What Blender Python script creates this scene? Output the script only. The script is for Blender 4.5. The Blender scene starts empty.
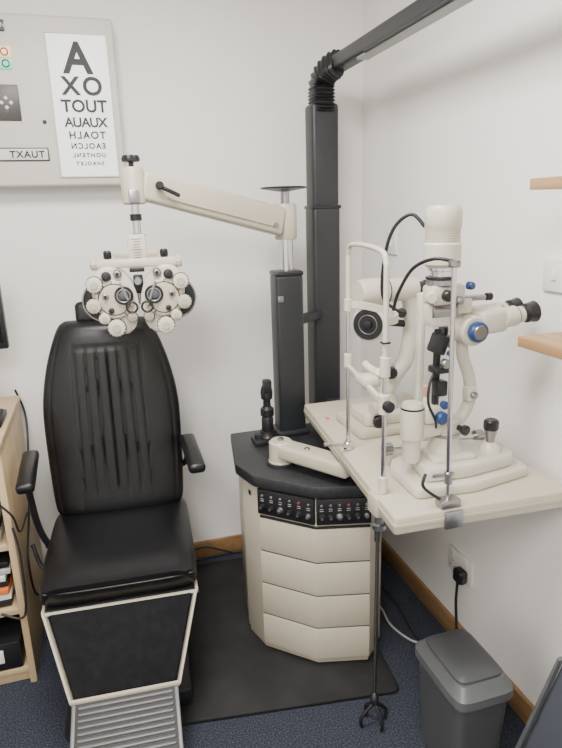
import bpy, bmesh, math, random
from mathutils import Vector, Matrix
random.seed(3)
scene=bpy.context.scene
col=scene.collection
rad=math.radians

# ---------------------------------------------------------------- materials
def mat(name,color,rough=.5,metal=0.0,emis=None,estr=0,coat=0,spec=.5,noise=None,bump=None,trans=0):
    m=bpy.data.materials.new(name);m.use_nodes=True
    nt=m.node_tree;b=nt.nodes["Principled BSDF"]
    b.inputs["Base Color"].default_value=(*color,1);b.inputs["Roughness"].default_value=rough
    b.inputs["Metallic"].default_value=metal;b.inputs["Coat Weight"].default_value=coat
    b.inputs["Specular IOR Level"].default_value=spec
    b.inputs["Transmission Weight"].default_value=trans
    if emis: b.inputs["Emission Color"].default_value=(*emis,1);b.inputs["Emission Strength"].default_value=estr
    tc=nt.nodes.new("ShaderNodeTexCoord")
    if noise:   # (scale, colour2, lo, hi)
        n=nt.nodes.new("ShaderNodeTexNoise");n.inputs["Scale"].default_value=noise[0];n.inputs["Detail"].default_value=6
        r=nt.nodes.new("ShaderNodeValToRGB");r.color_ramp.elements[0].position=noise[2];r.color_ramp.elements[1].position=noise[3]
        r.color_ramp.elements[0].color=(*color,1);r.color_ramp.elements[1].color=(*noise[1],1)
        nt.links.new(tc.outputs["Object"],n.inputs["Vector"]);nt.links.new(n.outputs["Fac"],r.inputs["Fac"]);nt.links.new(r.outputs["Color"],b.inputs["Base Color"])
    if bump:
        n=nt.nodes.new("ShaderNodeTexNoise");n.inputs["Scale"].default_value=bump[0];n.inputs["Detail"].default_value=4
        bp=nt.nodes.new("ShaderNodeBump");bp.inputs["Strength"].default_value=bump[1];bp.inputs["Distance"].default_value=bump[2]
        nt.links.new(tc.outputs["Object"],n.inputs["Vector"]);nt.links.new(n.outputs["Fac"],bp.inputs["Height"]);nt.links.new(bp.outputs["Normal"],b.inputs["Normal"])
    return m
def wood(name,c1,c2,scale=6,axis=1):
    m=mat(name,c1,.45);nt=m.node_tree;b=nt.nodes["Principled BSDF"]
    tc=nt.nodes.new("ShaderNodeTexCoord");mp=nt.nodes.new("ShaderNodeMapping")
    s=[scale*6]*3;s[axis]=scale*.5;mp.inputs["Scale"].default_value=s
    n=nt.nodes.new("ShaderNodeTexNoise");n.inputs["Scale"].default_value=1.5;n.inputs["Detail"].default_value=8
    r=nt.nodes.new("ShaderNodeValToRGB");r.color_ramp.elements[0].position=.35;r.color_ramp.elements[1].position=.65
    r.color_ramp.elements[0].color=(*c1,1);r.color_ramp.elements[1].color=(*c2,1)
    nt.links.new(tc.outputs["Object"],mp.inputs[0]);nt.links.new(mp.outputs[0],n.inputs[0]);nt.links.new(n.outputs[0],r.inputs[0]);nt.links.new(r.outputs[0],b.inputs["Base Color"])
    return m
M_wall=mat("wall_paint",(.86,.845,.815),.85,bump=(120,.12,.002),noise=(1.2,(.845,.83,.80),.3,.7))
M_ceil=mat("ceiling_paint",(.88,.87,.85),.9)
M_cream=mat("cream_enamel",(.50,.455,.36),.38,coat=.15,noise=(3,(.475,.43,.335),.35,.75))
M_cream2=mat("cream_drawer",(.46,.415,.325),.42,noise=(3,(.43,.39,.305),.35,.75))
M_white=mat("ivory_plastic",(.58,.55,.46),.35,coat=.2)
M_plas=mat("white_plastic",(.80,.79,.76),.35,coat=.2)
M_black=mat("black_plastic",(.010,.010,.012),.38)
M_blackm=mat("black_metal",(.018,.020,.023),.35,metal=.3)
M_char=mat("charcoal_enamel",(.015,.017,.020),.45,coat=.05)
M_slab=mat("charcoal_laminate",(.015,.016,.019),.45,noise=(60,(.025,.027,.030),.4,.7))
M_leather=mat("black_leather",(.005,.005,.006),.36,spec=.42,bump=(160,.2,.002))
M_vinyl=mat("black_vinyl_panel",(.006,.006,.007),.75,spec=.12,noise=(40,(.010,.010,.011),.4,.7))
M_chrome=mat("chrome",(.66,.66,.67),.16,metal=1)
M_steel=mat("brushed_steel",(.36,.36,.37),.34,metal=1)
M_foot=mat("ribbed_aluminium",(.17,.17,.175),.5,metal=.5)
M_footd=mat("dark_rubber_strip",(.02,.02,.02),.6)
M_glass=mat("dark_lens",(.03,.035,.05),.05,coat=1,spec=.8)
M_blue=mat("blue_knob",(.012,.045,.15),.35)
M_red=mat("red_indicator",(.25,.04,.03),.4)
M_pink=mat("pink_plastic",(.70,.38,.32),.35)
M_carpet=mat("navy_carpet",(.009,.013,.026),.95,noise=(230,(.085,.095,.125),.45,.72),bump=(300,.7,.006))
M_plate=mat("base_plate_rubber",(.009,.009,.010),.6,spec=.35,noise=(9,(.019,.018,.019),.4,.75),bump=(200,.2,.001))
M_skirt=wood("oak_skirting",(.24,.135,.06),(.32,.185,.085),4,1)
M_shelf=wood("oak_shelf",(.34,.20,.095),(.42,.27,.135),4,1)
M_beech=wood("beech_laminate",(.48,.35,.20),(.54,.41,.25),4,2)
M_bin=mat("grey_bin_plastic",(.060,.063,.067),.45,bump=(150,.1,.001))
M_binl=mat("grey_bin_lid",(.095,.10,.105),.42)
M_bag=mat("slate_fabric",(.055,.062,.080),.8,bump=(250,.4,.002))
M_paper=mat("paper",(.7,.7,.68),.8)
M_lit=mat("lit_chart_panel",(.85,.86,.85),.4,emis=(.93,1,1),estr=.6)
M_ink=mat("chart_ink",(.02,.02,.025),.6)
M_dark=mat("dark_panel",(.05,.045,.045),.4)
M_chartbox=mat("chart_box_enamel",(.60,.585,.52),.45)
M_screen=mat("screen_black",(.01,.01,.014),.15)
M_orange=mat("orange_card",(.65,.16,.04),.6)
M_yel=mat("warm_lamp",(.9,.6,.3),.4,emis=(1,.5,.25),estr=.9)
M_grn=mat("green_filter",(.1,.5,.3),.4,emis=(.2,.9,.6),estr=.8)
M_diff=mat("lamp_diffuser",(.34,.35,.35),.35)
M_panelL=mat("ceiling_light_diffuser",(1,1,1),.5,emis=(1,.97,.93),estr=6)
M_cable=mat("cable_black",(.012,.012,.013),.5)
M_cableg=mat("cable_grey",(.45,.44,.42),.5)

# ---------------------------------------------------------------- helpers
class Root:
    def __init__(s,name,loc,rot=0,local=False,scale=1):
        e=bpy.data.objects.new(name,None);e.empty_display_size=.05;col.objects.link(e)
        s.e=e;s.M=Matrix.Translation(loc)@Matrix.Rotation(rad(rot),4,'Z')@Matrix.Scale(scale,4);e.matrix_world=s.M
        s.F=s.M.copy() if local else Matrix.Identity(4)
def finish(R,name,me,m,smooth=True,ang=35):
    o=bpy.data.objects.new(name,me);col.objects.link(o)
    if m: me.materials.append(m)
    if smooth:
        for p in me.polygons:p.use_smooth=True
        me.set_sharp_from_angle(angle=rad(ang))
    if R:
        o.parent=R.e;o.matrix_parent_inverse=R.M.inverted()@R.F
    return o
def bm2me(bm,name):
    bmesh.ops.recalc_face_normals(bm,faces=bm.faces)
    me=bpy.data.meshes.new(name);bm.to_mesh(me);bm.free();return me
def bake(bm,Mx): bmesh.ops.transform(bm,matrix=Mx,verts=bm.verts)
def box(R,name,c,s,m,bev=.004,rot=(0,0,0),seg=2):
    bm=bmesh.new();bmesh.ops.create_cube(bm,size=1);bake(bm,Matrix.Diagonal((*s,1)))
    if bev>0: bmesh.ops.bevel(bm,geom=list(bm.edges),offset=min(bev,min(s)*.49),segments=seg,affect='EDGES',profile=.5)
    E=Matrix.Rotation(rad(rot[2]),4,'Z')@Matrix.Rotation(rad(rot[1]),4,'Y')@Matrix.Rotation(rad(rot[0]),4,'X')
    bake(bm,Matrix.Translation(c)@E)
    return finish(R,name,bm2me(bm,name),m)
def beam(R,name,p1,p2,w,h,m,bev=.005,up=(0,0,1),w2=None,h2=None):
    p1=Vector(p1);p2=Vector(p2);d=(p2-p1);L=d.length;y=d.normalized();x=y.cross(Vector(up)).normalized();z=x.cross(y)
    w2=w2 or w;h2=h2 or h
    bm=bmesh.new();vs=[]
    for (t,ww,hh) in ((0,w,h),(1,w2,h2)):
        for sx,sz in((-1,-1),(1,-1),(1,1),(-1,1)):
            vs.append(bm.verts.new(p1+d*t+x*sx*ww/2+z*sz*hh/2))
    for f in((0,1,2,3),(7,6,5,4),(0,4,5,1),(1,5,6,2),(2,6,7,3),(3,7,4,0)): bm.faces.new([vs[i] for i in f])
    if bev>0:bmesh.ops.bevel(bm,geom=list(bm.edges),offset=bev,segments=3,affect='EDGES',profile=.5)
    return finish(R,name,bm2me(bm,name),m)
def basis(axis):
    z=Vector(axis).normalized();a=Vector((0,0,1)) if abs(z.z)<.9 else Vector((1,0,0))
    x=a.cross(z).normalized();y=z.cross(x);return x,y,z
def lathe(R,name,o,axis,prof,m,seg=32,ang=35,flute=0):
    x,y,z=basis(axis);o=Vector(o);bm=bmesh.new();rings=[]
    for r,h in prof:
        ring=[]
        for i in range(seg):
            a=2*math.pi*i/seg;rr=r
            if flute and i%2: rr=r*(1-flute)
            ring.append(bm.verts.new(o+z*h+(x*math.cos(a)+y*math.sin(a))*max(rr,1e-5)))
        rings.append(ring)
    for a,b in zip(rings,rings[1:]):
        for i in range(seg): bm.faces.new((a[i],a[(i+1)%seg],b[(i+1)%seg],b[i]))
    bm.faces.new(rings[0]);bm.faces.new(rings[-1])
    return finish(R,name,bm2me(bm,name),m,ang=ang)
def cyl(R,name,p1,p2,r,m,r2=None,seg=28,bev=.0015):
    p1=Vector(p1);p2=Vector(p2);d=p2-p1;L=d.length;r2=r if r2 is None else r2;b=min(bev,L*.3,r*.4)
    return lathe(R,name,p1,d,[(r-b,0),(r,b),(r2,L-b),(r2-b,L)],m,seg)
def smoothpts(pts,n=8):
    P=[Vector(p) for p in pts];out=[]
    N=len(P)
    for i in range(N-1):
        p0=P[max(i-1,0)];p1=P[i];p2=P[i+1];p3=P[min(i+2,N-1)]
        for k in range(n):
            t=k/n
            out.append(.5*((2*p1)+(-p0+p2)*t+(2*p0-5*p1+4*p2-p3)*t*t+(-p0+3*p1-3*p2+p3)*t**3))
    out.append(P[-1])
    return out
def tube(R,name,pts,r,m,n=8,seg=10,smooth=True,shape=None):
    P=smoothpts(pts,n) if smooth else [Vector(p) for p in pts]
    bm=bmesh.new();rings=[];t0=(P[1]-P[0]).normalized();x,y,_=basis(t0);N=len(P)
    for i,p in enumerate(P):
        t=(P[min(i+1,N-1)]-P[max(i-1,0)]).normalized()
        q=t0.rotation_difference(t);x=q@x;y=q@y;t0=t
        rr=r(i/(N-1)) if callable(r) else r
        if shape: rings.append([bm.verts.new(p+x*a*rr+y*b*rr) for a,b in shape])
        else: rings.append([bm.verts.new(p+(x*math.cos(2*math.pi*k/seg)+y*math.sin(2*math.pi*k/seg))*rr) for k in range(seg)])
    s=len(rings[0])
    for a,b in zip(rings,rings[1:]):
        for i in range(s): bm.faces.new((a[i],a[(i+1)%s],b[(i+1)%s],b[i]))
    bm.faces.new(rings[0]);bm.faces.new(rings[-1])
    return finish(R,name,bm2me(bm,name),m,ang=50)
def prism(R,name,poly,z0,z1,m,bev=.004,Mx=None,seg=2,vbev=0):
    bm=bmesh.new();a=[bm.verts.new((x,y,z0)) for x,y in poly];b=[bm.verts.new((x,y,z1)) for x,y in poly]
    n=len(poly);bm.faces.new(a[::-1]);bm.faces.new(b)
    for i in range(n): bm.faces.new((a[i],a[(i+1)%n],b[(i+1)%n],b[i]))
    if vbev:
        ve=[e for e in bm.edges if abs(e.verts[0].co.z-e.verts[1].co.z)>1e-6]
        bmesh.ops.bevel(bm,geom=ve,offset=vbev,segments=5,affect='EDGES',profile=.5)
    if bev: 
        he=[e for e in bm.edges if abs(e.verts[0].co.z-e.verts[1].co.z)<1e-6 and (abs(e.verts[0].co.z-z0)<1e-6 or abs(e.verts[0].co.z-z1)<1e-6)]
        bmesh.ops.bevel(bm,geom=he if vbev else list(bm.edges),offset=bev,segments=seg,affect='EDGES',profile=.5)
    if Mx: bake(bm,Mx)
    return finish(R,name,bm2me(bm,name),m)
def loft(R,name,rings,m,ang=60,Mx=None):
    bm=bmesh.new();V=[[bm.verts.new(p) for p in r] for r in rings];s=len(V[0])
    for a,b in zip(V,V[1:]):
        for i in range(s): bm.faces.new((a[i],a[(i+1)%s],b[(i+1)%s],b[i]))
    bm.faces.new(V[0]);bm.faces.new(V[-1])
    if Mx: bake(bm,Mx)
    return finish(R,name,bm2me(bm,name),m,ang=ang)
def ring(R,name,c,axis,r,t,m,seg=36):
    x,y,z=basis(axis);c=Vector(c);bm=bmesh.new();k=10;V=[]
    for i in range(seg):
        a=2*math.pi*i/seg;d=x*math.cos(a)+y*math.sin(a)
        V.append([bm.verts.new(c+d*(r+t*math.cos(2*math.pi*j/k))+z*t*math.sin(2*math.pi*j/k)) for j in range(k)])
    for i in range(seg):
        for j in range(k): bm.faces.new((V[i][j],V[(i+1)%seg][j],V[(i+1)%seg][(j+1)%k],V[i][(j+1)%k]))
    return finish(R,name,bm2me(bm,name),m,ang=80)
def text(R,name,s,c,size,m,mirror=False,off=0.0,sp=1.0):
    cu=bpy.data.curves.new(name,"FONT");cu.body=s;cu.size=size;cu.align_x='CENTER';cu.align_y='CENTER';cu.offset=off;cu.extrude=.0004;cu.space_character=sp
    o=bpy.data.objects.new(name+"_tmp",cu);col.objects.link(o);bpy.context.view_layer.update()
    me=bpy.data.meshes.new_from_object(o.evaluated_get(bpy.context.evaluated_depsgraph_get()));bpy.data.objects.remove(o)
    me.transform(Matrix.Translation(c)@Matrix.Rotation(rad(90),4,'X')@Matrix.Diagonal((-1 if mirror else 1,1,1,1)))
    me.materials.clear()
    return finish(R,name,me,m,smooth=False)

# ---------------------------------------------------------------- room
XL,XR,YF,YB,ZC=-2.0,1.128,-1.4,2.485,2.55
T=.08
def slab(name,lo,hi,m):
    c=[(a+b)/2 for a,b in zip(lo,hi)];s=[b-a for a,b in zip(lo,hi)]
    return box(None,name,c,s,m,bev=0)
slab("floor",(XL-T,YF-T,-.08),(XR+T,YB+T,0),M_carpet)
slab("ceiling",(XL-T,YF-T,ZC),(XR+T,YB+T,ZC+.08),M_ceil)
slab("wall_back",(XL-T,YB,0),(XR+T,YB+T,ZC),M_wall)
slab("wall_right",(XR,YF,0),(XR+T,YB,ZC),M_wall)
slab("wall_left",(XL-T,YF,0),(XL,YB,ZC),M_wall)
slab("wall_front",(XL-T,YF-T,0),(XR+T,YF,ZC),M_wall)
box(None,"baseboard_back",((XL+XR)/2,YB-.008,.04),(XR-XL,.016,.08),M_skirt,.004)
box(None,"baseboard_right",(XR-.008,(YF+YB-.016)/2,.04),(.016,YB-.016-YF,.08),M_skirt,.004)

# ---------------------------------------------------------------- base plate
PT=.014
bp=Root("equipment_base_plate",(.3,1.9,0))
prism(bp,"plate",[(-.25,1.60),(.812,1.45),(.890,2.36),(-.20,2.44)],0.0,PT,M_plate,.004,vbev=.03)

# ---------------------------------------------------------------- cabinet
cb=Root("instrument_stand_cabinet",(.62,1.9,PT))
CP=[(.405,1.90),(.437,1.79),(.591,1.645),(.768,1.600),(.846,1.672),(.868,2.12),(.80,2.18),(.45,2.18)]
def off(P,d):
    out=[];n=len(P)
    for i in range(n):
        a,b,c=Vector(P[i-1]),Vector(P[i]),Vector(P[(i+1)%n])
        n1=Vector(((b-a).y,-(b-a).x)).normalized();n2=Vector(((c-b).y,-(c-b).x)).normalized()
        k=(n1+n2);out.append(tuple(b+k*(d/ (1+n1.dot(n2)))))
    return out
prism(cb,"plinth",off(CP,-.010),PT,.05,M_cream2,.002)
prism(cb,"body",off(CP,-.004),.04,.66,M_cream,.003)
SP=off(CP,.018)
prism(cb,"black_top",SP,.66,.70,M_slab,.006)
zs=[.042,.168,.294,.420,.546]
def facepanel(name,a,b,z0,z1,m,th=.012,ins=.002,bev=.003):
    a=Vector(a);b=Vector(b);d=(b-a).normalized();n=Vector((d.y,-d.x))
    a2=a+d*ins;b2=b-d*ins
    poly=[tuple(a2-n*.004),tuple(a2+n*th),tuple(b2+n*th),tuple(b2-n*.004)]
    return prism(cb,name,poly[::-1],z0,z1,m,bev)
for i in range(4):
    z0,z1=zs[i]+.003,zs[i+1]-.003
    A,B,C3=Vector(CP[1]),Vector(CP[2]),Vector(CP[3])
    d1=(B-A).normalized();n1=Vector((d1.y,-d1.x));d2=(C3-B).normalized();n2=Vector((d2.y,-d2.x))
    th=.010;m3=(n1+n2)/(1+n1.dot(n2))
    A=A+d1*.006;C3=C3-d2*.004
    poly=[tuple(A-n1*.005),tuple(A+n1*th),tuple(B+m3*th),tuple(C3+n2*th),tuple(C3-n2*.005),tuple(B-m3*.005)]
    prism(cb,"drawer_front_%d"%(i+1),poly,z0,z1,M_cream2 if i%2 else M_cream,.003)
    poly=[tuple(A-n1*.004),tuple(A+n1*.004),tuple(B+m3*.004),tuple(C3+n2*.004),tuple(C3-n2*.004),tuple(B-m3*.004)]
    prism(cb,"drawer_gap_%d"%(i+1),poly,z1-.001,z1+.007,M_char,0)
facepanel("control_panel_left",CP[1],CP[2],.560,.652,M_black,.010)
facepanel("control_panel_right",CP[2],CP[3],.560,.652,M_black,.010)
def on_face(a,b,u,z,dn=.012):
    a=Vector(a);b=Vector(b);d=b-a;n=Vector((d.y,-d.x)).normalized();p=a+d*u+n*dn
    return (p.x,p.y,z),(n.x,n.y,0)
k=0
for (fa,fb) in ((CP[1],CP[2]),(CP[2],CP[3])):
    for u in (.10,.26,.42,.58,.74,.90):
        k+=1
        p,n=on_face(fa,fb,u,.590,.009)
        rr_=.0105 if k%2 else .008
        lathe(cb,"dial_%d"%k,p,n,[(rr_,0),(rr_,.004),(rr_*.75,.005),(rr_*.7,.014),(rr_*.55,.015)],M_blackm if k%3 else M_steel,20)
        lathe(cb,"dial_cap_%d"%k,Vector(p)+Vector(n)*.015,n,[(.0045,0),(.0045,.0012)],M_steel,16)
        p,n=on_face(fa,fb,u,.630,.009)
        lathe(cb,"button_%d"%k,p,n,[(.0045,0),(.0045,.004),(.0035,.005)],M_steel if k%5 else M_red,16)
        for zz in(.611,.618):
            p2,n2=on_face(fa,fb,u,zz,.0102);x=Vector((n2[1],-n2[0],0))
            beam(cb,"legend_%d"%k,Vector(p2)-x*.006,Vector(p2)+x*.006,.001,.0015,M_cableg,0)
lathe(cb,"badge",on_face(CP[0],CP[1],.5,.61,-.003)[0],on_face(CP[0],CP[1],.5,.61)[1],[(.009,0),(.009,.003)],M_steel,20)

# ---------------------------------------------------------------- handpiece charging stand on cabinet
hs=Root("retinoscope_charging_stand",(.55,2.07,.70))
box(hs,"base_block",(.545,2.05,.712),(.11,.07,.022),M_black,.006)
lathe(hs,"base",(.550,2.05,.72),(0,0,1),[(.036,0),(.036,.008),(.030,.016),(.028,.03)],M_black,32)
lathe(hs,"handle",(.550,2.05,.735),(0,0,1),[(.019,0),(.023,.01),(.023,.06),(.019,.07),(.026,.075),(.026,.10),(.015,.11),(.014,.135),(.021,.14),(.024,.165),(.019,.185),(.009,.20)],M_black,24,flute=.06)
box(hs,"instrument_head",(.550,2.04,.925),(.030,.035,.05),M_black,.006)
lathe(hs,"second_well",(.515,2.05,.72),(0,0,1),[(.018,0),(.018,.02),(.012,.024)],M_char,24)

# ---------------------------------------------------------------- phoropter support post + swing arm
pa=Root("phoropter_swing_arm_post",(.66,2.13,.70))
box(pa,"lower_sleeve",(.662,2.125,1.01),(.105,.09,.62),M_char,.012,seg=4)
box(pa,"lower_foot",(.662,2.125,.712),(.13,.108,.024),M_char,.008)
box(pa,"sleeve_badge",(.625,2.079,1.235),(.02,.004,.022),M_steel,.001)
box(pa,"top_cap",(.662,2.125,1.325),(.108,.093,.02),M_blackm,.008)
cyl(pa,"chrome_column",(.665,2.125,1.33),(.665,2.125,1.46),.024,M_chrome)
lathe(pa,"pivot_housing",(.665,2.125,1.445),(0,0,1),[(.036,0),(.04,.006),(.04,.118),(.036,.125)],M_cream,36)
cyl(pa,"pivot_stub",(.665,2.125,1.565),(.665,2.125,1.615),.016,M_steel)
lathe(pa,"tray_disc",(.66,2.125,1.622),(0,0,1),[(.02,-.01),(.082,0),(.084,.004),(.08,.006)],M_blackm,40)
beam(pa,"swing_arm",(.64,2.105,1.508),(.15,1.955,1.635),.062,.098,M_cream,.012,w2=.055,h2=.088)
beam(pa,"arm_cover_line",(.60,2.058,1.497),(.23,1.945,1.595),.004,.006,M_cream2,.001)
lathe(pa,"arm_end_housing",(.128,1.95,1.578),(0,0,1),[(.03,0),(.036,.005),(.036,.1),(.031,.108)],M_cream,32)
lathe(pa,"end_knob",(.128,1.95,1.686),(0,0,1),[(.008,0),(.008,.014),(.026,.016),(.028,.024),(.024,.034),(.008,.036)],M_black,28,flute=.08)
beam(pa,"locking_lever",(.20,1.925,1.632),(.265,1.925,1.60),.012,.012,M_black,.004)
lathe(pa,"lever_boss",(.205,1.945,1.632),(0,-1,0),[(.012,0),(.012,.03),(.009,.034)],M_black,20)
cyl(pa,"hinge_screw",(.61,2.075,1.50),(.61,2.055,1.50),.009,M_steel)
box(pa,"end_bracket",(.125,1.905,1.60),(.03,.025,.04),M_steel,.003)
cyl(pa,"hanging_rod",(.128,1.95,1.58),(.128,1.95,1.492),.013,M_chrome)
lathe(pa,"rod_collar",(.128,1.95,1.53),(0,0,1),[(.018,0),(.018,.02)],M_black,24)
beam(pa,"column_tie_bracket",(.70,2.14,1.14),(.835,2.25,1.14),.03,.035,M_char,.004)

# ---------------------------------------------------------------- phoropter
ph=Root("phoropter",(.117,1.935,1.316),rot=-6,local=True,scale=1.14)
W=M_white;C_=M_cream
cyl(ph,"mount_collar",(.010,.015,.143),(.010,.015,.153),.02,M_steel)
cyl(ph,"mount_rod",(.010,.015,.127),(.010,.015,.144),.013,M_black)
box(ph,"mount_plate",(.005,.0,.115),(.05,.022,.075),W,.006)
for i in range(9): box(ph,"scale_tick_%d"%i,(.005,-.0115,.085+i*.007),(.018 if i%4 else .028,.001,.0012),M_black,0)
box(ph,"cross_bar",(0,0,.078),(.215,.03,.024),W,.007)
box(ph,"cross_bar_top",(0,.003,.102),(.12,.022,.018),C_,.005)
box(ph,"level_vial",(0,-.018,.06),(.04,.012,.012),M_black,.003)
Mx=Matrix.Rotation(rad(90),4,'X')
for s in(-1,1):
    L="left" if s<0 else "right"
    lathe(ph,"bar_knob_"+L,(s*.104,0,.078),(s,0,0),[(.012,0),(.017,.002),(.017,.014),(.013,.018)],C_,24,flute=.06)
    lathe(ph,"top_knob_"+L,(s*.075,0,.090),(0,0,1),[(.009,0),(.011,.004),(.011,.018),(.008,.022)],M_black,20)
    N=44;poly=[]
    for i in range(N):
        a=2*math.pi*i/N;x=math.cos(a);z=math.sin(a)
        wx=.058+.009*z; poly.append((s*.062+x*wx+s*.016*z,z*.094-.022))
    prism(ph,"housing_"+L,poly,-.028,.020,W,.008,Mx,seg=3)
    lathe(ph,"turret_"+L,(s*.066,-.018,-.016),(0,-1,0),[(.052,0),(.052,.010),(.048,.013),(.030,.014)],C_,48)
    ring(ph,"turret_groove_"+L,(s*.066,-.0305,-.016),(0,1,0),.042,.0018,M_char,48)
    lathe(ph,"lens_disc_"+L,(s*.096,.034,-.024),(0,-1,0),[(.056,0),(.059,.004),(.059,.016),(.055,.02)],M_blackm,48)
    ring(ph,"lens_disc_rim_"+L,(s*.096,.012,-.024),(0,1,0),.057,.003,M_steel,48)
    box(ph,"rear_strut_"+L,(s*.118,.01,-.02),(.012,.012,.075),M_black,.003)
    lathe(ph,"aperture_tube_"+L,(s*.040,-.028,-.006),(0,-1,0),[(.025,0),(.025,.008),(.021,.012),(.019,.016)],M_black,36)
    lathe(ph,"aperture_glass_"+L,(s*.040,-.03,-.006),(0,-1,0),[(.013,0),(.013,.0155),(.008,.0165)],M_glass,30)
    ring(ph,"aperture_ring_"+L,(s*.040,-.044,-.006),(0,1,0),.017,.002,M_steel)
    for j,(x,z,r,h,mm) in enumerate([(.114,.026,.022,.024,W),(.120,-.030,.020,.028,C_),(.066,-.092,.024,.030,W),(.022,-.066,.014,.02,C_),(.096,-.066,.016,.020,W),(.082,.046,.012,.018,M_black),(.052,.052,.010,.016,M_steel),(.076,-.045,.008,.022,M_black),(.088,-.006,.009,.020,M_steel)]):
        lathe(ph,"dial_%s_%d"%(L,j),(s*x,-.020,z),(0,-1,0),[(r*.9,0),(r,.003),(r,h-.003),(r*.85,h),(r*.5,h+.001)],mm,30,flute=.09)
        ring(ph,"dial_ring_%s_%d"%(L,j),(s*x,-.020-h*.35,z),(0,1,0),r*1.0,.0012,M_char,28)
        lathe(ph,"dial_hub_%s_%d"%(L,j),(s*x,-.020-h,z),(0,-1,0),[(r*.5,0),(r*.45,.004)],M_cream2 if mm in(W,C_) else M_black,18)
    ring(ph,"cross_cylinder_loupe_"+L,(s*.020,-.056,-.036),(0,1,0),.014,.003,M_black)
    cyl(ph,"loupe_arm_"+L,(s*.046,-.048,.03),(s*.028,-.054,-.018),.003,M_steel,seg=10)
    for i in range(10):
        a=i*math.pi/9*1.5-.6
        box(ph,"number_mark_%s_%d"%(L,i),(s*(.066+.047*math.cos(a)),-.0325,-.016+.047*math.sin(a)),(.003,.001,.005),M_black,0)
    tube(ph,"cheek_shield_"+L,[(s*.03,.03,-.06),(s*.035,.06,-.07),(s*.05,.055,-.09)],.004,M_chrome,seg=8)
box(ph,"nose_bridge",(0,0,.02),(.026,.025,.05),M_black,.004)
cyl(ph,"pd_knob",(0,-.012,.03),(0,-.035,.03),.010,M_steel)
cyl(ph,"nose_rest_rod",(0,0,-.005),(0,0,-.035),.004,M_chrome)

# ---------------------------------------------------------------- tall column with overhead lamp arm
cl=Root("overhead_lamp_column",(.88,2.3,0))
CXc=.874
box(cl,"column_foot",(CXc,2.30,.028),(.15,.115,.026),M_char,.004)
box(cl,"column_lower",(CXc,2.30,.80),(.116,.098,1.52),M_char,.016,seg=4)
box(cl,"column_upper",(CXc,2.30,1.725),(.108,.09,.41),M_char,.014,seg=4)
box(cl,"column_seam",(CXc,2.30,1.555),(.120,.102,.014),M_blackm,.004)
sh=[]
for i in range(24):
    a=2*math.pi*i/24;c,s=math.cos(a),math.sin(a)
    sh.append((math.copysign(abs(c)**.45,c),math.copysign(abs(s)**.45,s)*.8))
P=[]
for i in range(80):
    t=i/79
    if t<.5: P.append(Vector((CXc,2.30,1.90+t/.5*.09)))
    else:
        a=(t-.5)/.5*math.pi/2
        P.append(Vector((CXc+.040*(1-math.cos(a)),2.30-.085*(1-math.cos(a)),1.99+.065*math.sin(a))))
tube(cl,"corrugated_bend",P,lambda t:.051-.016*max(0,t-.4)+.004*math.sin(t*math.pi*2*15),M_black,smooth=False,shape=sh)
beam(cl,"lamp_arm",(.914,2.24,2.056),(.914,.95,2.056),.066,.050,M_char,.010,w2=.062,h2=.046)
beam(cl,"lamp_housing",(.914,1.95,2.036),(.914,1.0,2.036),.058,.020,M_char,.006)
beam(cl,"lamp_diffuser",(.914,2.02,2.0275),(.914,1.03,2.0275),.042,.010,M_diff,.003)

# ---------------------------------------------------------------- exam chair
ch=Root("examination_chair",(-.02,1.90,PT),rot=-4,local=True)
def Z(z): return z-PT
def supring(cx,cy,hx,hy,z,n=64,e=.35):
    pts=[]
    for i in range(n):
        a=2*math.pi*i/n;c,s=math.cos(a),math.sin(a)
        pts.append((math.copysign(abs(c)**e,c)*hx+cx,math.copysign(abs(s)**e,s)*hy+cy))
    return pts
rings=[]
ny=30
for i in range(ny+1):
    v=i/ny;y=-.25+.49*v
    edge=math.sqrt(max(0,1-(abs(2*v-1))**10))
    hz=.008+.040*edge; w=.202+.036*edge
    ztop=.512-.018*math.exp(-((v)/.12)**2)
    zc=ztop-hz
    rg=[]
    for (x,z) in supring(0,0,w,hz,0,56,.38):
        if z>0: z+= .010*(1-(x/w)**2)*math.sin(math.pi*v)
        rg.append((x,y,Z(zc)+z))
    rings.append(rg)
loft(ch,"seat_cushion",rings,M_leather,ang=70)
tube(ch,"seat_piping",[(-.222,.20,Z(.488)),(-.228,0,Z(.492)),(-.226,-.215,Z(.480)),(-.19,-.245,Z(.474)),(0,-.252,Z(.474)),(.19,-.245,Z(.474)),(.226,-.215,Z(.480)),(.228,0,Z(.492)),(.222,.20,Z(.488))],.0035,M_leather,seg=8)
prism(ch,"seat_pan",[(-.222,-.235),(.222,-.235),(.222,.22),(-.222,.22)],Z(.385),Z(.415),M_black,.005)
box(ch,"seat_front_trim",(0,-.243,Z(.408)),(.462,.012,.009),M_cream,.003)
for s in(-1,1): box(ch,"seat_side_trim_%s"%("l" if s<0 else "r"),(s*.229,-.01,Z(.405)),(.010,.46,.018),M_cream,.004)
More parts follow.
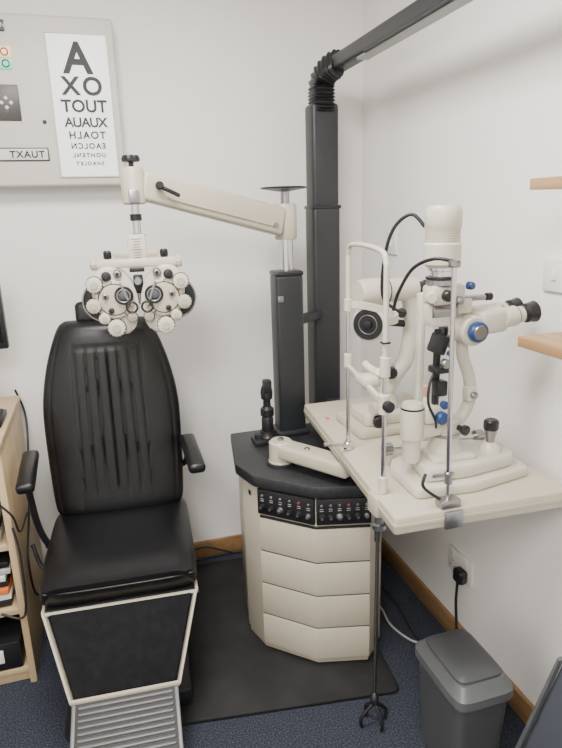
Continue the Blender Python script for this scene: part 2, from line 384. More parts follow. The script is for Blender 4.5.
# back rest with wide vertical channels
rings=[];nv=70;NF=120;NB=24
for i in range(nv+1):
    v=i/nv
    z=.500+.690*v;y=.20+.125*v
    edge=max(0,1-abs(2*v-1)**20)**.5
    w=.226+.014*math.sin(min(v/.5,1)*math.pi/2)
    if v>.5: w-= .084*((v-.5)/.5)**1.9
    w*= (.88+.12*edge)
    t=.012+.032*edge
    rg=[]
    pw=.124-.014*v
    for k in range(NF+1):
        xn=-1+2*k/NF
        xx=xn if abs(xn)<.9 else math.copysign(1-(1-abs(xn))**1.6/(.1**.6),xn)
        q=-t*max(0,1-abs(xx)**5)**.4-.012*(1-xx*xx)*edge
        x=xx*w
        pv=1/(1+math.exp(-(v-.13)/.012))*1/(1+math.exp((v-.85)/.012))
        if abs(x)<pw:
            fr=(x/pw+1)*3.0; fr-=math.floor(fr)      # 6 channels
            q+=pv*.0060*(abs(2*fr-1)**5)
            q+=.004*math.exp(-((v-.875)/.007)**2)
        q+=.004*math.exp(-((abs(x)-(pw+.006))/.0045)**2)*(1/(1+math.exp(-(v-.08)/.02)))*(1/(1+math.exp((v-.88)/.01)))
        q+=.003*math.exp(-((abs(xx)-.88)/.02)**2)
        rg.append((x,y+q,Z(z)))
    for k in range(1,NB):
        xn=1-2*k/NB
        rg.append((xn*w,y+t*max(0,1-abs(xn)**5)**.4,Z(z)))
    rings.append(rg)
loft(ch,"backrest",rings,M_leather,ang=75)
box(ch,"backrest_shell",(0,.305,Z(.80)),(.36,.02,.5),M_black,.01,rot=(-10.6,0,0))
box(ch,"headrest_pad",(-.005,.335,Z(1.215)),(.185,.05,.080),M_leather,.02,rot=(-8,0,0),seg=4)
cyl(ch,"headrest_rod",(-.0,.345,Z(1.02)),(-.0,.345,Z(1.2)),.009,M_chrome)
beam(ch,"back_hinge_bracket",(0,.21,Z(.36)),(0,.25,Z(.62)),.16,.03,M_black,.006,up=(0,1,0))
for s,x0 in ((-1,-.278),(1,.256)):
    L="l" if s<0 else "r"
    beam(ch,"armrest_pad_"+L,(x0+ (.02 if s<0 else .012),-.09,Z(.748)),(x0-(.01 if s<0 else .0),.21,Z(.748)),.056,.036,M_leather,.014)
tube(ch,"armrest_support_l",[(-.270,.02,Z(.74)),(-.272,.03,Z(.66)),(-.262,.06,Z(.52)),(-.225,.08,Z(.42)),(-.195,.08,Z(.40))],.011,M_black)
tube(ch,"armrest_support_r",[(.256,.16,Z(.735)),(.254,.19,Z(.69)),(.243,.235,Z(.64)),(.20,.26,Z(.62))],.012,M_black)
beam(ch,"leg_rest_panel",(0,-.232,Z(.405)),(0,-.400,Z(.225)),.43,.03,M_vinyl,.006,up=(0,-1,0),w2=.285,h2=.03)
for s in(-1,1):
    beam(ch,"leg_rest_trim_%s"%("l" if s<0 else "r"),(s*.224,-.242,Z(.41)),(s*.148,-.412,Z(.225)),.008,.026,M_cream,.003,up=(0,-1,0))
box(ch,"leg_rest_bottom_trim",(0,-.418,Z(.234)),(.305,.010,.014),M_cream,.003)
FP=Matrix.Translation((0,-.515,Z(.182)))@Matrix.Rotation(rad(24),4,'X')
bm=bmesh.new();bmesh.ops.create_cube(bm,size=1);bake(bm,FP@Matrix.Diagonal((.285,.215,.016,1)));bmesh.ops.bevel(bm,geom=list(bm.edges),offset=.004,segments=2,affect='EDGES')
finish(ch,"foot_plate",bm2me(bm,"foot_plate"),M_footd)
for i in range(12):
    y=-.096+i*.0170
    a=FP@Vector((-.130,y,.0085));b=FP@Vector((.130,y,.0085))
    beam(ch,"foot_plate_rib_%d"%i,a,b,.010,.007,M_foot,.003)
for s in(-1,1):
    a=FP@Vector((s*.141,-.105,.004));b=FP@Vector((s*.141,.10,.004));beam(ch,"foot_plate_edge_%s"%("l" if s<0 else "r"),a,b,.012,.024,M_foot,.003)
prism(ch,"pedestal_base",[(-.17,-.28),(.19,-.28),(.19,.22),(-.17,.22)],Z(PT),Z(.08),M_black,.015)
prism(ch,"pedestal_column",[(-.13,-.19),(.13,-.19),(.13,.17),(-.13,.17)],Z(.07),Z(.39),M_char,.01)
tube(ch,"release_lever",[(-.2,-.02,Z(.39)),(-.26,.0,Z(.42)),(-.285,.02,Z(.50))],.007,M_black)

# ---------------------------------------------------------------- instrument table
RA=(.672,1.57);FA=(.641,1.272)
def rd(P,z): return (P[0],P[1],z)
tb=Root("instrument_table",(.86,1.58,.80))
prism(tb,"table_top",[(.607,1.14),(1.100,1.118),(1.114,2.03),(.690,2.035)],.795,.84,M_cream,.005,vbev=.010)
prism(tb,"table_edge_band",[(.605,1.138),(1.102,1.116),(1.116,2.032),(.688,2.037)],.810,.822,M_cream2,.001,vbev=.010)
beam(tb,"swing_arm",(.545,1.835,.757),(.70,1.60,.757),.080,.05,M_cream,.012)
lathe(tb,"arm_pivot",(.540,1.848,.701),(0,0,1),[(.044,0),(.044,.012),(.041,.016),(.041,.078),(.034,.085)],M_cream,40)
lathe(tb,"arm_pivot_collar",(.540,1.848,.701),(0,0,1),[(.052,0),(.052,.010)],M_char,36)
lathe(tb,"arm_pivot_knob",(.540,1.848,.784),(0,0,1),[(.012,0),(.012,.008),(.009,.01)],M_steel,20)
box(tb,"arm_support_block",(.76,1.60,.775),(.16,.12,.05),M_cream,.006)
beam(tb,"under_rail",(.80,1.25,.785),(.84,1.9,.785),.12,.03,M_cream2,.004)
cyl(tb,"arm_screw",(.60,1.745,.783),(.60,1.745,.787),.010,M_steel)
beam(tb,"post_brace",(.84,1.88,.775),(.87,2.20,.775),.05,.04,M_char,.005)
box(tb,"chin_rest_clamp",(.624,1.272,.812),(.030,.055,.055),M_cream,.006)
lathe(tb,"clamp_screw",(.632,1.272,.785),(0,0,-1),[(.012,0),(.012,.03),(.018,.032),(.018,.045)],M_steel,24)
box(tb,"fixation_bracket",(.757,1.124,.819),(.05,.008,.045),M_steel,.003)
box(tb,"indicator_dot",(.715,1.85,.8405),(.012,.02,.003),M_orange,.001)

# ---------------------------------------------------------------- chin rest frame
cr=Root("chin_rest_frame",(.655,1.42,.841))
tube(cr,"head_hoop",[rd(RA,1.28),rd(RA,1.40),(RA[0],RA[1]-.004,1.43),(RA[0]-.003,RA[1]-.03,1.452),(.657,1.42,1.456),(FA[0]+.003,FA[1]+.03,1.448),(FA[0],FA[1]+.004,1.425),rd(FA,1.39),rd(FA,1.18)],.0068,M_white,n=10,seg=14)
cyl(cr,"rear_rod",rd(RA,.841),rd(RA,1.40),.0055,M_chrome)
cyl(cr,"front_rod",rd(FA,.841),rd(FA,1.40),.0055,M_chrome)
for nm,Pp,z0,z1,r_,mm in(("rear_clamp",RA,1.265,1.30,.012,M_white),("rear_mid",RA,1.10,1.14,.012,M_white),("front_clamp",FA,1.15,1.20,.013,M_white),("front_mid",FA,1.055,1.105,.015,M_white),("front_low",FA,.841,.885,.012,M_white),("rear_foot",RA,.841,.865,.014,M_chrome)):
    cyl(cr,nm,rd(Pp,z0),rd(Pp,z1),r_,mm)
tube(cr,"forehead_band",[rd(RA,1.285),(.70,1.53,1.285),(.715,1.42,1.285),(.69,1.31,1.285),rd(FA,1.285)],.007,M_white,shape=[(-.5,-1.4),(.5,-1.4),(.5,1.4),(-.5,1.4)])
beam(cr,"chin_crossbar",rd(RA,1.10),rd(FA,1.08),.012,.020,M_white,.004)
box(cr,"chin_cup_support",(.665,1.42,1.10),(.05,.07,.026),M_white,.008)
tube(cr,"chin_cup",[(.675,1.37,1.135),(.69,1.39,1.12),(.695,1.42,1.117),(.69,1.45,1.12),(.675,1.47,1.135)],.011,M_white)
lathe(cr,"chin_height_knob",(FA[0],FA[1]-.012,1.08),(0,-1,0),[(.008,0),(.014,.004),(.014,.018),(.01,.02)],M_black,22)
tube(cr,"base_tube",[(.664,1.555,.857),(.62,1.545,.872),(.58,1.54,.88)],.006,M_chrome)
box(cr,"canthus_marker",(FA[0],FA[1],1.235),(.02,.02,.004),M_black,.001)

# ---------------------------------------------------------------- keratometer
kt=Root("keratometer",(.85,1.75,.841))
prism(kt,"base_plate",[(.735,1.62),(.95,1.62),(.98,1.82),(.735,1.84)],.841,.868,M_cream,.006,vbev=.02)
prism(kt,"carriage",[(.77,1.65),(.93,1.65),(.94,1.79),(.77,1.79)],.868,.905,M_white,.008,vbev=.015)
lathe(kt,"pillar",(.875,1.72,.90),(0,0,1),[(.040,0),(.036,.03),(.026,.05),(.024,.10)],M_white,32)
tube(kt,"c_arm",[(.875,1.72,.96),(.90,1.72,1.01),(.94,1.72,1.06),(.958,1.72,1.14),(.958,1.72,1.22),(.945,1.72,1.275),(.92,1.72,1.30)],.027,M_white,seg=20)
lathe(kt,"optical_barrel",(.97,1.72,1.295),(-1,-.1,0),[(.028,0),(.036,.006),(.038,.10),(.042,.12),(.042,.20),(.036,.212)],M_white,36)
ring(kt,"barrel_seam",(.855,1.7085,1.295),(-1,-.1,0),.0415,.002,M_char)
lathe(kt,"eyepiece",(.972,1.72,1.295),(1,.1,0),[(.02,0),(.02,.03),(.024,.034),(.024,.055),(.018,.06)],M_black,28)
lathe(kt,"mire_disc",(.795,1.695,1.195),(-.72,-.7,0),[(.050,-.03),(.056,-.026),(.056,0),(.050,.006)],M_white,44)
lathe(kt,"mire_face",(.795,1.695,1.195),(-.72,-.7,0),[(.049,.003),(.049,.0075),(.02,.0078)],M_black,44)
ring(kt,"mire_ring",(.7896,1.6897,1.195),(-.72,-.7,0),.030,.0015,M_steel)
lathe(kt,"mire_lens",(.795,1.695,1.195),(-.72,-.7,0),[(.014,.007),(.014,.02),(.010,.022)],M_blackm,24)
box(kt,"head_link",(.83,1.72,1.235),(.05,.045,.06),M_white,.008)
tube(kt,"mire_arm",[(.82,1.73,1.19),(.87,1.73,1.19),(.94,1.725,1.18)],.012,M_blackm)
lathe(kt,"axis_knob",(.905,1.69,1.225),(-.3,-1,0),[(.010,-.02),(.010,0),(.016,.002),(.016,.014),(.012,.018)],M_black,26,flute=.06)
lathe(kt,"focus_knob",(.86,1.665,1.04),(-.3,-1,0),[(.012,-.03),(.012,0),(.02,.002),(.02,.016),(.016,.02)],M_black,26,flute=.06)
cyl(kt,"focus_axle",(.86,1.665,1.04),(.90,1.72,1.04),.007,M_steel)
lathe(kt,"height_knob",(.81,1.645,.886),(-.2,-1,0),[(.02,-.01),(.02,.012),(.016,.015)],M_black,26,flute=.06)
lathe(kt,"grip",(.955,1.65,.868),(0,0,1),[(.012,0),(.010,.03),(.016,.05),(.016,.075),(.01,.085)],M_black,22)
cyl(kt,"measuring_drum",(.83,1.66,.925),(.79,1.655,.925),.022,M_white)

# ---------------------------------------------------------------- slit lamp
sl=Root("slit_lamp_microscope",(.87,1.31,.841))
prism(sl,"base_plate",[(.700,1.205),(.86,1.190),(1.050,1.225),(1.060,1.36),(.95,1.44),(.75,1.43),(.705,1.36)],.841,.868,M_white,.006,vbev=.015)
prism(sl,"carriage",[(.735,1.228),(.86,1.218),(1.02,1.245),(1.03,1.345),(.93,1.39),(.765,1.38)],.868,.905,M_white,.010,vbev=.02)
prism(sl,"carriage_top",[(.775,1.250),(.90,1.245),(.92,1.37),(.785,1.37)],.903,.918,M_white,.004,vbev=.015)
box(sl,"name_plate",(.785,1.2215,.888),(.06,.002,.010),M_steel,.0005,rot=(0,0,-4.4))
cyl(sl,"rail_axle",(.71,1.415,.892),(1.04,1.415,.892),.007,M_chrome)
for x in(.725,1.02): lathe(sl,"rail_wheel",(x,1.415,.892),(1,0,0),[(.018,-.012),(.018,.012)],M_steel,28,flute=.08)
lathe(sl,"joystick_collar",(.965,1.285,.902),(0,0,1),[(.030,0),(.030,.008),(.022,.02),(.012,.028)],M_white,32)
lathe(sl,"joystick",(.965,1.285,.92),(0,0,1),[(.010,0),(.013,.025),(.017,.04),(.018,.045)],M_steel,26)
lathe(sl,"joystick_cap",(.965,1.285,.964),(0,0,1),[(.018,0),(.020,.004),(.020,.024),(.015,.029)],M_black,28,flute=.05)
lathe(sl,"pivot_column",(.845,1.315,.91),(0,0,1),[(.050,0),(.047,.015),(.036,.03),(.032,.06),(.037,.065),(.037,.09),(.030,.095)],M_white,36)
lathe(sl,"pivot_band",(.845,1.315,.957),(0,0,1),[(.038,0),(.038,.008)],M_steel,36)
lathe(sl,"arm_drum",(.735,1.30,.965),(0,0,1),[(.027,0),(.030,.004),(.030,.088),(.025,.098)],M_white,36)
lathe(sl,"arm_drum_band",(.735,1.30,1.048),(0,0,1),[(.0305,0),(.0305,.005)],M_blackm,36)
lathe(sl,"arm_drum_base",(.735,1.30,.905),(0,0,1),[(.024,0),(.024,.06)],M_white,28)
beam(sl,"lower_arm",(.735,1.305,.985),(.85,1.315,.985),.042,.045,M_white,.01)
box(sl,"drum_block",(.785,1.295,1.03),(.05,.045,.045),M_white,.008)
lathe(sl,"slit_width_knob",(.80,1.272,1.025),(0,-1,0),[(.012,-.02),(.017,0),(.017,.014),(.013,.018)],M_blue,26,flute=.05)
lathe(sl,"lock_knob",(.865,1.265,.985),(.2,-1,0),[(.008,-.02),(.008,0),(.014,.002),(.014,.012),(.010,.015)],M_black,26,flute=.05)
tube(sl,"microscope_arm",[(.85,1.315,.99),(.89,1.315,1.0),(.914,1.315,1.05),(.908,1.315,1.11),(.885,1.315,1.17),(.882,1.315,1.22)],.016,M_white,seg=18)
box(sl,"arm_hinge",(.902,1.30,1.07),(.028,.032,.040),M_white,.006)
lathe(sl,"hinge_knob",(.902,1.284,1.07),(0,-1,0),[(.009,0),(.010,.010),(.007,.012)],M_steel,20)
beam(sl,"illumination_arm",(.768,1.33,1.03),(.768,1.33,1.34),.018,.024,M_white,.005,up=(0,1,0))
beam(sl,"mirror_mount",(.80,1.30,1.00),(.80,1.30,1.25),.016,.016,M_black,.004,up=(0,1,0))
box(sl,"mirror_head",(.797,1.29,1.215),(.038,.035,.05),M_black,.005,rot=(0,20,0))
box(sl,"mirror_glass",(.815,1.275,1.222),(.020,.003,.03),M_glass,.001,rot=(0,20,0))
box(sl,"mirror_joint",(.80,1.285,1.150),(.046,.04,.018),M_black,.004)
box(sl,"mirror_joint_low",(.803,1.285,1.10),(.030,.030,.04),M_blackm,.004)
lathe(sl,"tilt_knob",(.80,1.265,1.170),(0,-1,0),[(.012,0),(.012,.012),(.009,.015)],M_steel,24)
lathe(sl,"mirror_knob",(.815,1.27,1.193),(0,-1,0),[(.007,0),(.008,.012),(.006,.014)],M_blue,24)
lathe(sl,"inclination_knob",(.805,1.27,1.06),(0,-1,0),[(.010,0),(.011,.012),(.008,.014)],M_blue,24)
tube(sl,"mirror_cable",[(.79,1.285,1.15),(.765,1.27,1.12),(.76,1.265,1.07),(.785,1.27,1.02),(.80,1.29,.99)],.0035,M_cable)
box(sl,"filter_block",(.812,1.30,1.338),(.092,.058,.048),M_white,.010)
box(sl,"slit_block",(.80,1.30,1.288),(.062,.047,.058),M_white,.006)
cyl(sl,"slit_drum",(.770,1.29,1.298),(.838,1.29,1.298),.020,M_steel)
lathe(sl,"filter_lever_knob",(.862,1.275,1.358),(.3,-1,0),[(.007,0),(.010,.002),(.010,.014),(.008,.018)],M_blue,26)
lathe(sl,"slit_rotation_knob",(.765,1.28,1.335),(-.4,-1,0),[(.012,-.01),(.015,0),(.015,.014),(.012,.018)],M_white,26,flute=.05)
lathe(sl,"slit_height_knob",(.80,1.268,1.338),(0,-1,0),[(.014,0),(.014,.012),(.011,.016)],M_black,26)
lathe(sl,"aperture_knob",(.835,1.268,1.325),(0,-1,0),[(.010,0),(.010,.010),(.007,.012)],M_steel,26)
lathe(sl,"head_ring_low",(.803,1.30,1.358),(0,0,1),[(.032,0),(.036,.004),(.036,.016),(.030,.020)],M_steel,36,flute=.04)
lathe(sl,"head_ring_mid",(.803,1.30,1.376),(0,0,1),[(.038,0),(.038,.005)],M_blackm,36)
lathe(sl,"head_ring_high",(.803,1.30,1.382),(0,0,1),[(.026,0),(.026,.012),(.032,.014),(.032,.03)],M_chrome,36)
lathe(sl,"lamp_housing",(.803,1.30,1.404),(0,0,1),[(.036,0),(.045,.008),(.045,.055),(.041,.060),(.041,.090),(.044,.095),(.044,.130),(.041,.139),(.038,.145)],M_white,44)
for i in range(5): lathe(sl,"lamp_vent_%d"%i,(.803,1.30,1.466+i*.006),(0,0,1),[(.0416,0),(.0416,.002)],M_cream2,44)
lathe(sl,"magnification_drum",(.880,1.262,1.245),(0,-1,0),[(.034,-.07),(.038,-.065),(.038,0),(.033,.006)],M_white,44)
lathe(sl,"magnification_knob",(.880,1.258,1.245),(0,-1,0),[(.024,0),(.026,.004),(.026,.018),(.021,.022)],M_blue,36,flute=.04)
lathe(sl,"magnification_hub",(.880,1.237,1.245),(0,-1,0),[(.019,0),(.017,.004)],M_steel,28)
lathe(sl,"objective",(.845,1.30,1.25),(-1,0,.0),[(.030,-.01),(.030,.022),(.026,.028)],M_white,32)
lathe(sl,"objective_glass",(.818,1.30,1.25),(-1,0,0),[(.022,0),(.020,.003)],M_glass,28)
box(sl,"prism_housing",(.936,1.30,1.264),(.080,.095,.062),M_white,.014,rot=(0,-4,0),seg=3)
for s in(-1,1):
    L="near" if s<0 else "far"
    y=1.30+s*.032
    lathe(sl,"ocular_tube_"+L,(.965,y,1.270),(1,0,.10),[(.024,0),(.026,.006),(.026,.034),(.021,.040),(.021,.055)],M_white,34)
    lathe(sl,"eyecup_"+L,(1.018,y,1.276),(1,0,.10),[(.020,0),(.020,.010),(.025,.014),(.025,.026),(.028,.040),(.025,.042)],M_black,32)
    lathe(sl,"ocular_glass_"+L,(1.056,y,1.280),(1,0,.10),[(.015,0),(.014,.0045)],M_glass,24)
    ring(sl,"diopter_ring_"+L,(1.002,y,1.274),(1,0,.1),.0215,.0025,M_blackm)
beam(sl,"top_handle",(.85,1.30,1.322),(.930,1.30,1.322),.022,.014,M_steel,.005)
lathe(sl,"handle_knob",(.935,1.30,1.322),(1,0,0),[(.010,0),(.010,.014),(.007,.017)],M_black,20)
box(sl,"top_link",(.865,1.30,1.305),(.045,.036,.04),M_white,.008)
tube(sl,"lamp_cable",[(.768,1.325,1.50),(.745,1.35,1.53),(.715,1.38,1.50),(.70,1.40,1.43),(.70,1.41,1.33),(.735,1.41,1.29),(.76,1.40,1.28)],.0045,M_cable)
tube(sl,"power_cable",[(.85,1.35,.95),(.90,1.40,.93),(.96,1.44,.90),(1.02,1.50,.850),(1.04,1.62,.8465),(1.05,1.80,.8465)],.004,M_cable)

fx=Root("fixation_light_stand",(.757,1.16,.841))
cyl(fx,"rod",(.757,1.155,.842),(.745,1.155,1.43),.0058,M_chrome)
box(fx,"table_foot",(.757,1.153,.852),(.055,.034,.020),M_steel,.004)
cyl(fx,"rod_collar",(.756,1.155,.90),(.756,1.155,.93),.010,M_steel)
tube(fx,"bracket_hook",[(.735,1.155,.862),(.705,1.158,.885),(.69,1.16,.905),(.70,1.165,.93)],.004,M_black)
box(fx,"top_clamp",(.745,1.155,1.425),(.024,.018,.016),M_steel,.004)
tube(fx,"flex_arm",[(.745,1.157,1.43),(.715,1.19,1.435),(.69,1.24,1.41),(.67,1.27,1.35),(.665,1.28,1.31)],.0042,M_black)

bt=Root("lens_cleaner_bottle",(.90,1.53,.841))
lathe(bt,"body",(.90,1.53,.841),(0,0,1),[(.024,0),(.026,.004),(.026,.13),(.02,.15),(.012,.155)],M_plas,30)
lathe(bt,"cap",(.90,1.53,.996),(0,0,1),[(.015,0),(.015,.03),(.01,.034)],M_pink,24)
box(bt,"label",(.90,1.5035,.91),(.028,.003,.06),M_pink,.001)

# ---------------------------------------------------------------- wall test chart cabinet
tc=Root("eye_test_chart_cabinet",(-.15,YB,1.93))
box(tc,"case",(-.16,YB-.045,1.932),(.594,.09,.553),M_chartbox,.010,seg=3)
yf=YB-.092
box(tc,"chart_panel",(.010,yf,1.920),(.198,.004,.463),M_lit,.001)
for nm,c,s in(("frame_l",(-.091,yf,1.920),(.004,.008,.47)),("frame_r",(.111,yf,1.920),(.004,.008,.47)),("frame_t",(.010,yf,2.154),(.206,.008,.004)),("frame_b",(.010,yf,1.686),(.206,.008,.004))):
    box(tc,nm,c,s,M_chartbox,.001)
rows=[("A",2.072,.138,1),("OX",1.985,.082,1.25),("TUOT",1.921,.056,1.02),("XUAUA",1.868,.044,.92),("TOALH",1.826,.034,1.2),("EAOLCN",1.790,.026,1.25),("UOHTENL",1.759,.020,1.35),("SHAOLET",1.731,.017,1.45)]
for i,(s,z,sz,sp) in enumerate(rows):
    text(tc,"letter_row_%d"%(i+1),s,(.006 if i==0 else .014,yf-.0035,z),sz,M_ink,True,off=sz*.026,sp=sp)
box(tc,"side_letter_strip",(-.24,yf,1.763),(.225,.006,.036),M_paper,.001)
box(tc,"side_letter_strip_frame",(-.24,yf+.002,1.763),(.235,.006,.046),M_dark,.001)
text(tc,"side_letters","TUAXT",(-.195,yf-.0045,1.762),.032,M_ink,True,off=.0008,sp=1.15)
box(tc,"red_filter",(-.27,yf,2.088),(.13,.006,.034),M_yel,.001)
box(tc,"green_filter",(-.27,yf,2.052),(.13,.006,.034),M_grn,.001)
for i,(x,z) in enumerate([(-.225,2.088),(-.225,2.052),(-.26,2.088),(-.26,2.052)]): ring(tc,"duochrome_ring_%d"%i,(x,yf-.004,z),(0,1,0),.011,.002,M_red if i%2==0 else M_ink,24)
box(tc,"pattern_window",(-.265,yf,1.930),(.135,.006,.115),M_dark,.002)
for i,(x,z) in enumerate([(-.225,1.93),(-.255,1.93),(-.24,1.915),(-.24,1.945)]): box(tc,"pattern_diamond_%d"%i,(x,yf-.004,z),(.010,.001,.010),M_paper,0,rot=(0,45,0))
box(tc,"control_switch",(-.24,yf,2.168),(.05,.008,.035),M_dark,.002)
text(tc,"switch_legend","ON",(-.228,yf-.005,2.168),.02,M_paper)
lathe(tc,"fixing_screw",(-.125,yf+.002,1.87),(0,-1,0),[(.007,0),(.006,.004)],M_ink,16)

# ---------------------------------------------------------------- side desk unit
dk=Root("storage_desk",(-.65,2.15,0))
X0,X1,Y0,Y1,ZT=-1.15,-.348,1.90,2.43,.86
box(dk,"side_panel_right",(X1-.011,(Y0+Y1)/2,ZT/2),(.022,Y1-Y0,ZT),M_beech,.002)
box(dk,"side_panel_left",(X0+.011,(Y0+Y1)/2,ZT/2),(.022,Y1-Y0,ZT),M_beech,.002)
box(dk,"desk_top",((X0+X1)/2,(Y0+Y1)/2-.01,ZT+.011),(X1-X0+.01,Y1-Y0+.03,.022),M_beech,.003)
box(dk,"back_panel",((X0+X1)/2,Y1-.008,ZT/2),(X1-X0-.05,.012,ZT-.02),M_beech,.001)
for i,z in enumerate((.05,.28,.52)): box(dk,"shelf_%d"%(i+1),((X0+X1)/2,(Y0+Y1)/2-.005,z),(X1-X0-.046,Y1-Y0-.03,.02),M_beech,.001)
box(dk,"kick_board",((X0+X1)/2,Y0+.03,.02),(X1-X0-.05,.015,.038),M_beech,.001)
bk=Root("folder_stack",(-.5,2.05,.29))
for i in range(7): box(bk,"folder_%d"%i,(-.50+random.uniform(-.01,.01),2.06,.305+i*.024),(.22,.26,.021),[M_black,M_paper,M_orange,M_char,M_paper,M_cableg,M_black][i],.003,rot=(0,0,random.uniform(-4,4)))
bk2=Root("paper_stack",(-.5,2.05,.53))
for i in range(5): box(bk2,"bundle_%d"%i,(-.50,2.06,.546+i*.03),(.21,.29,.027),[M_cableg,M_black,M_paper,M_char,M_paper][i],.003,rot=(0,0,random.uniform(-3,3)))
bk3=Root("box_file",(-.5,2.05,.06));box(bk3,"case",(-.50,2.06,.115),(.23,.3,.105),M_black,.006);box(bk3,"label",(-.47,1.908,.12),(.06,.003,.05),M_paper,.001)
kb=Root("computer_keyboard",(-.55,2.10,.884))
box(kb,"body",(-.578,2.12,.8945),(.44,.15,.02),M_black,.004)
for r in range(5):
    box(kb,"key_row_%d"%r,(-.578,2.07+r*.026,.907),(.42,.019,.008),M_char,.002)
mn=Root("computer_monitor",(-.56,2.30,.884))
box(mn,"screen_case",(-.560,2.27,1.235),(.46,.035,.26),M_black,.006)
box(mn,"screen_glass",(-.560,2.251,1.24),(.43,.003,.22),M_screen,.001)
cyl(mn,"stand_neck",(-.565,2.29,.89),(-.565,2.29,1.12),.02,M_black)
box(mn,"stand_foot",(-.565,2.30,.8925),(.2,.12,.015),M_black,.005)

# ---------------------------------------------------------------- right wall shelves etc
for z in(1.588,1.236):
    r=Root("wall_shelf",(XR-.1,.75,z))
    prism(r,"board",[(XR-.204,.35),(XR-.0005,.35),(XR-.0005,1.158),(XR-.204,1.158)],z-.012,z+.012,M_shelf,.002,vbev=.006)
    for y in(.5,1.05): beam(r,"bracket",(XR-.12,y,z-.014),(XR-.004,y,z-.06),.012,.006,M_steel,.001)
cup=Root("black_mug",(1.03,1.05,1.249))
lathe(cup,"cup",(1.03,1.075,1.2488),(0,0,1),[(.028,0),(.032,.004),(.034,.08),(.031,.08),(.028,.01)],M_black,30)
tube(cup,"handle",[(1.03,1.045,1.307),(1.03,1.023,1.302),(1.03,1.020,1.277),(1.03,1.045,1.267)],.005,M_black)
def switch(name,y,z,w=.086):
    r=Root(name,(XR,y,z))
    box(r,"plate",(XR-.0055,y,z),(.010,w,.086),M_plas,.003)
    box(r,"rocker",(XR-.012,y,z),(.006,.016,.026),M_plas,.002,rot=(0,6,0))
    return r
switch("light_switch",1.275,1.368)
switch("light_switch",2.19,1.41)
so=Root("double_power_socket",(XR,1.61,.31))
box(so,"plate",(XR-.0065,1.61,.315),(.012,.148,.088),M_plas,.003)
for y in(1.65,1.57): box(so,"switch_rocker",(XR-.013,y,.342),(.005,.014,.02),M_plas,.002)
for i,(dy,dz) in enumerate([(0,.008),(-.012,-.012),(.012,-.012)]): box(so,"pin_hole_%d"%i,(XR-.0128,1.65+dy,.305+dz),(.001,.006,.004),M_black,0)
pl=Root("mains_plug",(XR-.03,1.585,.30))
box(pl,"plug_body",(XR-.031,1.575,.300),(.036,.05,.052),M_black,.012,seg=3)
tube(pl,"plug_cable",[(XR-.04,1.575,.275),(XR-.045,1.57,.2),(XR-.05,1.55,.1),(XR-.07,1.52,.02),(XR-.10,1.56,.0085),(XR-.14,1.66,.0085),(XR-.12,1.85,.0085),(1.0,2.1,.0085)],.005,M_cable)
cg=Root("floor_cable",(.95,1.75,0))
tube(cg,"cable",[(.92,1.95,.006),(.94,1.86,.006),(.93,1.76,.006),(.96,1.66,.006),(1.02,1.60,.006),(1.05,1.48,.006),(1.0,1.44,.006)],.004,M_cableg)
cg2=Root("floor_cable",(.3,2.45,0))
tube(cg2,"cable_1",[(.22,2.46,.006),(.30,2.45,.006),(.40,2.455,.006),(.55,2.45,.006)],.005,M_cable)
tube(cg2,"cable_2",[(.20,2.45,.01),(.27,2.45,.05),(.34,2.455,.06),(.42,2.45,.03),(.47,2.45,.006)],.004,M_cable)
cg3=Root("desk_cable",(-.33,2.1,.5))
tube(cg3,"cable_1",[(-.36,2.455,.9),(-.335,2.45,.78),(-.335,2.30,.60),(-.330,2.1,.50),(-.333,2.0,.42),(-.335,2.05,.25),(-.33,2.25,.12),(-.33,2.40,.006)],.004,M_cable)
tube(cg3,"cable_2",[(-.345,1.885,.60),(-.335,1.88,.50),(-.34,1.87,.33),(-.36,1.87,.28),(-.42,1.885,.30)],.004,M_cable)
tube(cg3,"cable_3",[(-.38,1.88,.70),(-.34,1.885,.64),(-.335,1.95,.55),(-.33,2.2,.50),(-.33,2.45,.2)],.0035,M_cable)

# ---------------------------------------------------------------- swing-lid bin
bn=Root("swing_lid_bin",(.85,1.18,0))
def rr(cx,cy,hx,hy,z,e=.3,n=48): return [(x,y,z) for x,y in supring(cx,cy,hx,hy,0,n,e)]
cx,cy=.852,1.190
loft(bn,"bin_body",[rr(cx,cy,.066,.096,.0),rr(cx,cy,.070,.100,.006),rr(cx,cy,.082,.114,.285),rr(cx,cy,.085,.118,.286),rr(cx,cy,.085,.118,.300)],M_bin,ang=30)
loft(bn,"lid_rim",[rr(cx,cy,.090,.126,.292),rr(cx,cy,.090,.126,.318),rr(cx,cy,.084,.118,.326),rr(cx,cy,.074,.102,.345)],M_binl,ang=30)
loft(bn,"swing_flap",[rr(cx,cy,.070,.096,.335),rr(cx,cy,.069,.094,.352),rr(cx,cy,.052,.080,.362),rr(cx,cy,.02,.05,.366)],M_bin,ang=40)
# ---------------------------------------------------------------- bag by the wall
bg=Root("tote_bag",(.99,.75,0))
def yz(name,poly,x0,x1,m,bev):
    Mx=Matrix(((0,0,1,0),(1,0,0,0),(0,1,0,0),(0,0,0,1)))
    return prism(bg,name,poly,x0,x1,m,bev,Mx,seg=3)
yz("bag_body",[(.42,0),(1.0,0),(1.005,.20),(.90,.56),(.56,.60),(.40,.2)],.90,1.09,M_bag,.02)
yz("bag_pocket",[(.50,.03),(.92,.03),(.90,.30),(.52,.30)],.886,.91,M_bag,.008)
tube(bg,"bag_handle",[(.94,.62,.58),(.93,.64,.68),(.93,.73,.72),(.93,.82,.67),(.94,.84,.57)],.010,M_black)
yz("bag_piping",[(1.0,.0),(1.008,.20),(.902,.566),(.893,.563),(.997,.20),(.99,0)],.893,.905,M_binl,.002)

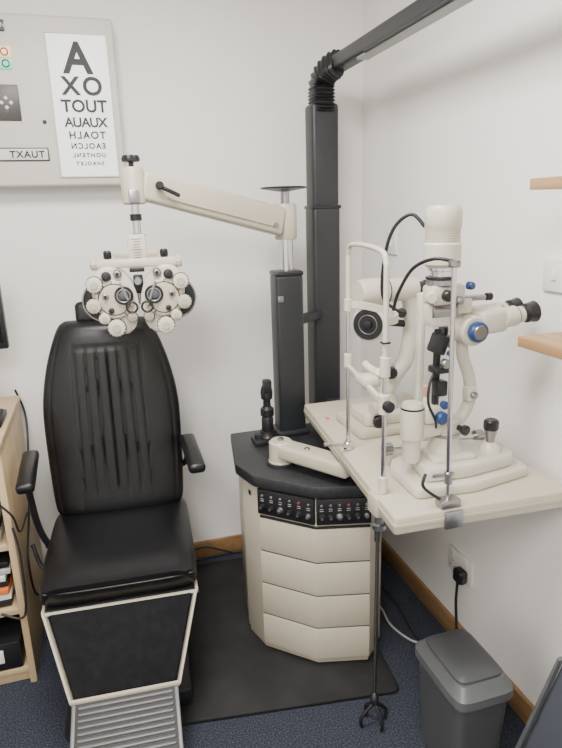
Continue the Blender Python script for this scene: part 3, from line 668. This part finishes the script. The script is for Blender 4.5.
# ---------------------------------------------------------------- grabber stick leaning on cabinet
gs=Root("reaching_grabber_stick",(.67,1.39,0))
tp=Vector((.770,1.562,.60));bo=Vector((.672,1.365,.085))
cyl(gs,"shaft",bo,tp,.0045,M_black,seg=14)
cyl(gs,"grip",tp-(tp-bo).normalized()*.08,tp+Vector((0,0,.012)),.009,M_black,seg=18)
cyl(gs,"pull_rod",bo+Vector((.007,0,.01)),tp+Vector((.007,0,-.06)),.0015,M_black,seg=8)
lathe(gs,"hub",bo,(bo-tp),[(.008,-.03),(.013,-.02),(.013,0),(.007,.01)],M_black,20)
for i,(dx,dy) in enumerate([(-.045,.0),(.045,.01),(.01,-.035),(-.01,.04)]):
    tube(gs,"claw_%d"%i,[bo,bo+Vector((dx*.5,dy*.5,-.02)),bo+Vector((dx*1.0,dy*1.0,-.05)),Vector((bo.x+dx*.9,bo.y+dy*.9,.006))],.0055,M_black,seg=8)

# ---------------------------------------------------------------- ceiling lights
def clight(name,x,y,sx,sy,power):
    r=Root(name,(x,y,ZC))
    box(r,"frame",(x,y,ZC-.012),(sx+.04,sy+.04,.024),M_plas,.003)
    box(r,"diffuser",(x,y,ZC-.026),(sx,sy,.006),M_panelL,.001)
    l=bpy.data.lights.new(name+"_lamp","AREA");l.shape='RECTANGLE';l.size=sx;l.size_y=sy;l.energy=power;l.color=(1,.965,.925)
    o=bpy.data.objects.new(name+"_lamp",l);col.objects.link(o);o.parent=r.e;o.location=(0,0,-.035)
clight("ceiling_light",.05,1.15,.6,.6,48)
clight("ceiling_light",-.5,-.5,.6,1.2,74)
w=bpy.data.worlds.new("world");scene.world=w;w.use_nodes=True;w.node_tree.nodes["Background"].inputs[0].default_value=(.9,.93,1,1);w.node_tree.nodes["Background"].inputs[1].default_value=.3

# ---------------------------------------------------------------- camera
phi,rho,th=.268,-.03,.2885
u=Vector((math.sin(th),math.cos(th),0));r0=Vector((math.cos(th),-math.sin(th),0));z=Vector((0,0,1))
f=math.cos(phi)*u-math.sin(phi)*z;up0=math.sin(phi)*u+math.cos(phi)*z
r=math.cos(rho)*r0+math.sin(rho)*up0;up=math.cos(rho)*up0-math.sin(rho)*r0
cam=bpy.data.cameras.new("camera");cam.sensor_fit='VERTICAL';cam.sensor_height=36;cam.lens=598/748*36;cam.clip_start=.02
co=bpy.data.objects.new("camera",cam);col.objects.link(co)
co.matrix_world=Matrix(((r.x,up.x,-f.x,0),(r.y,up.y,-f.y,0),(r.z,up.z,-f.z,1.55),(0,0,0,1)))
scene.camera=co
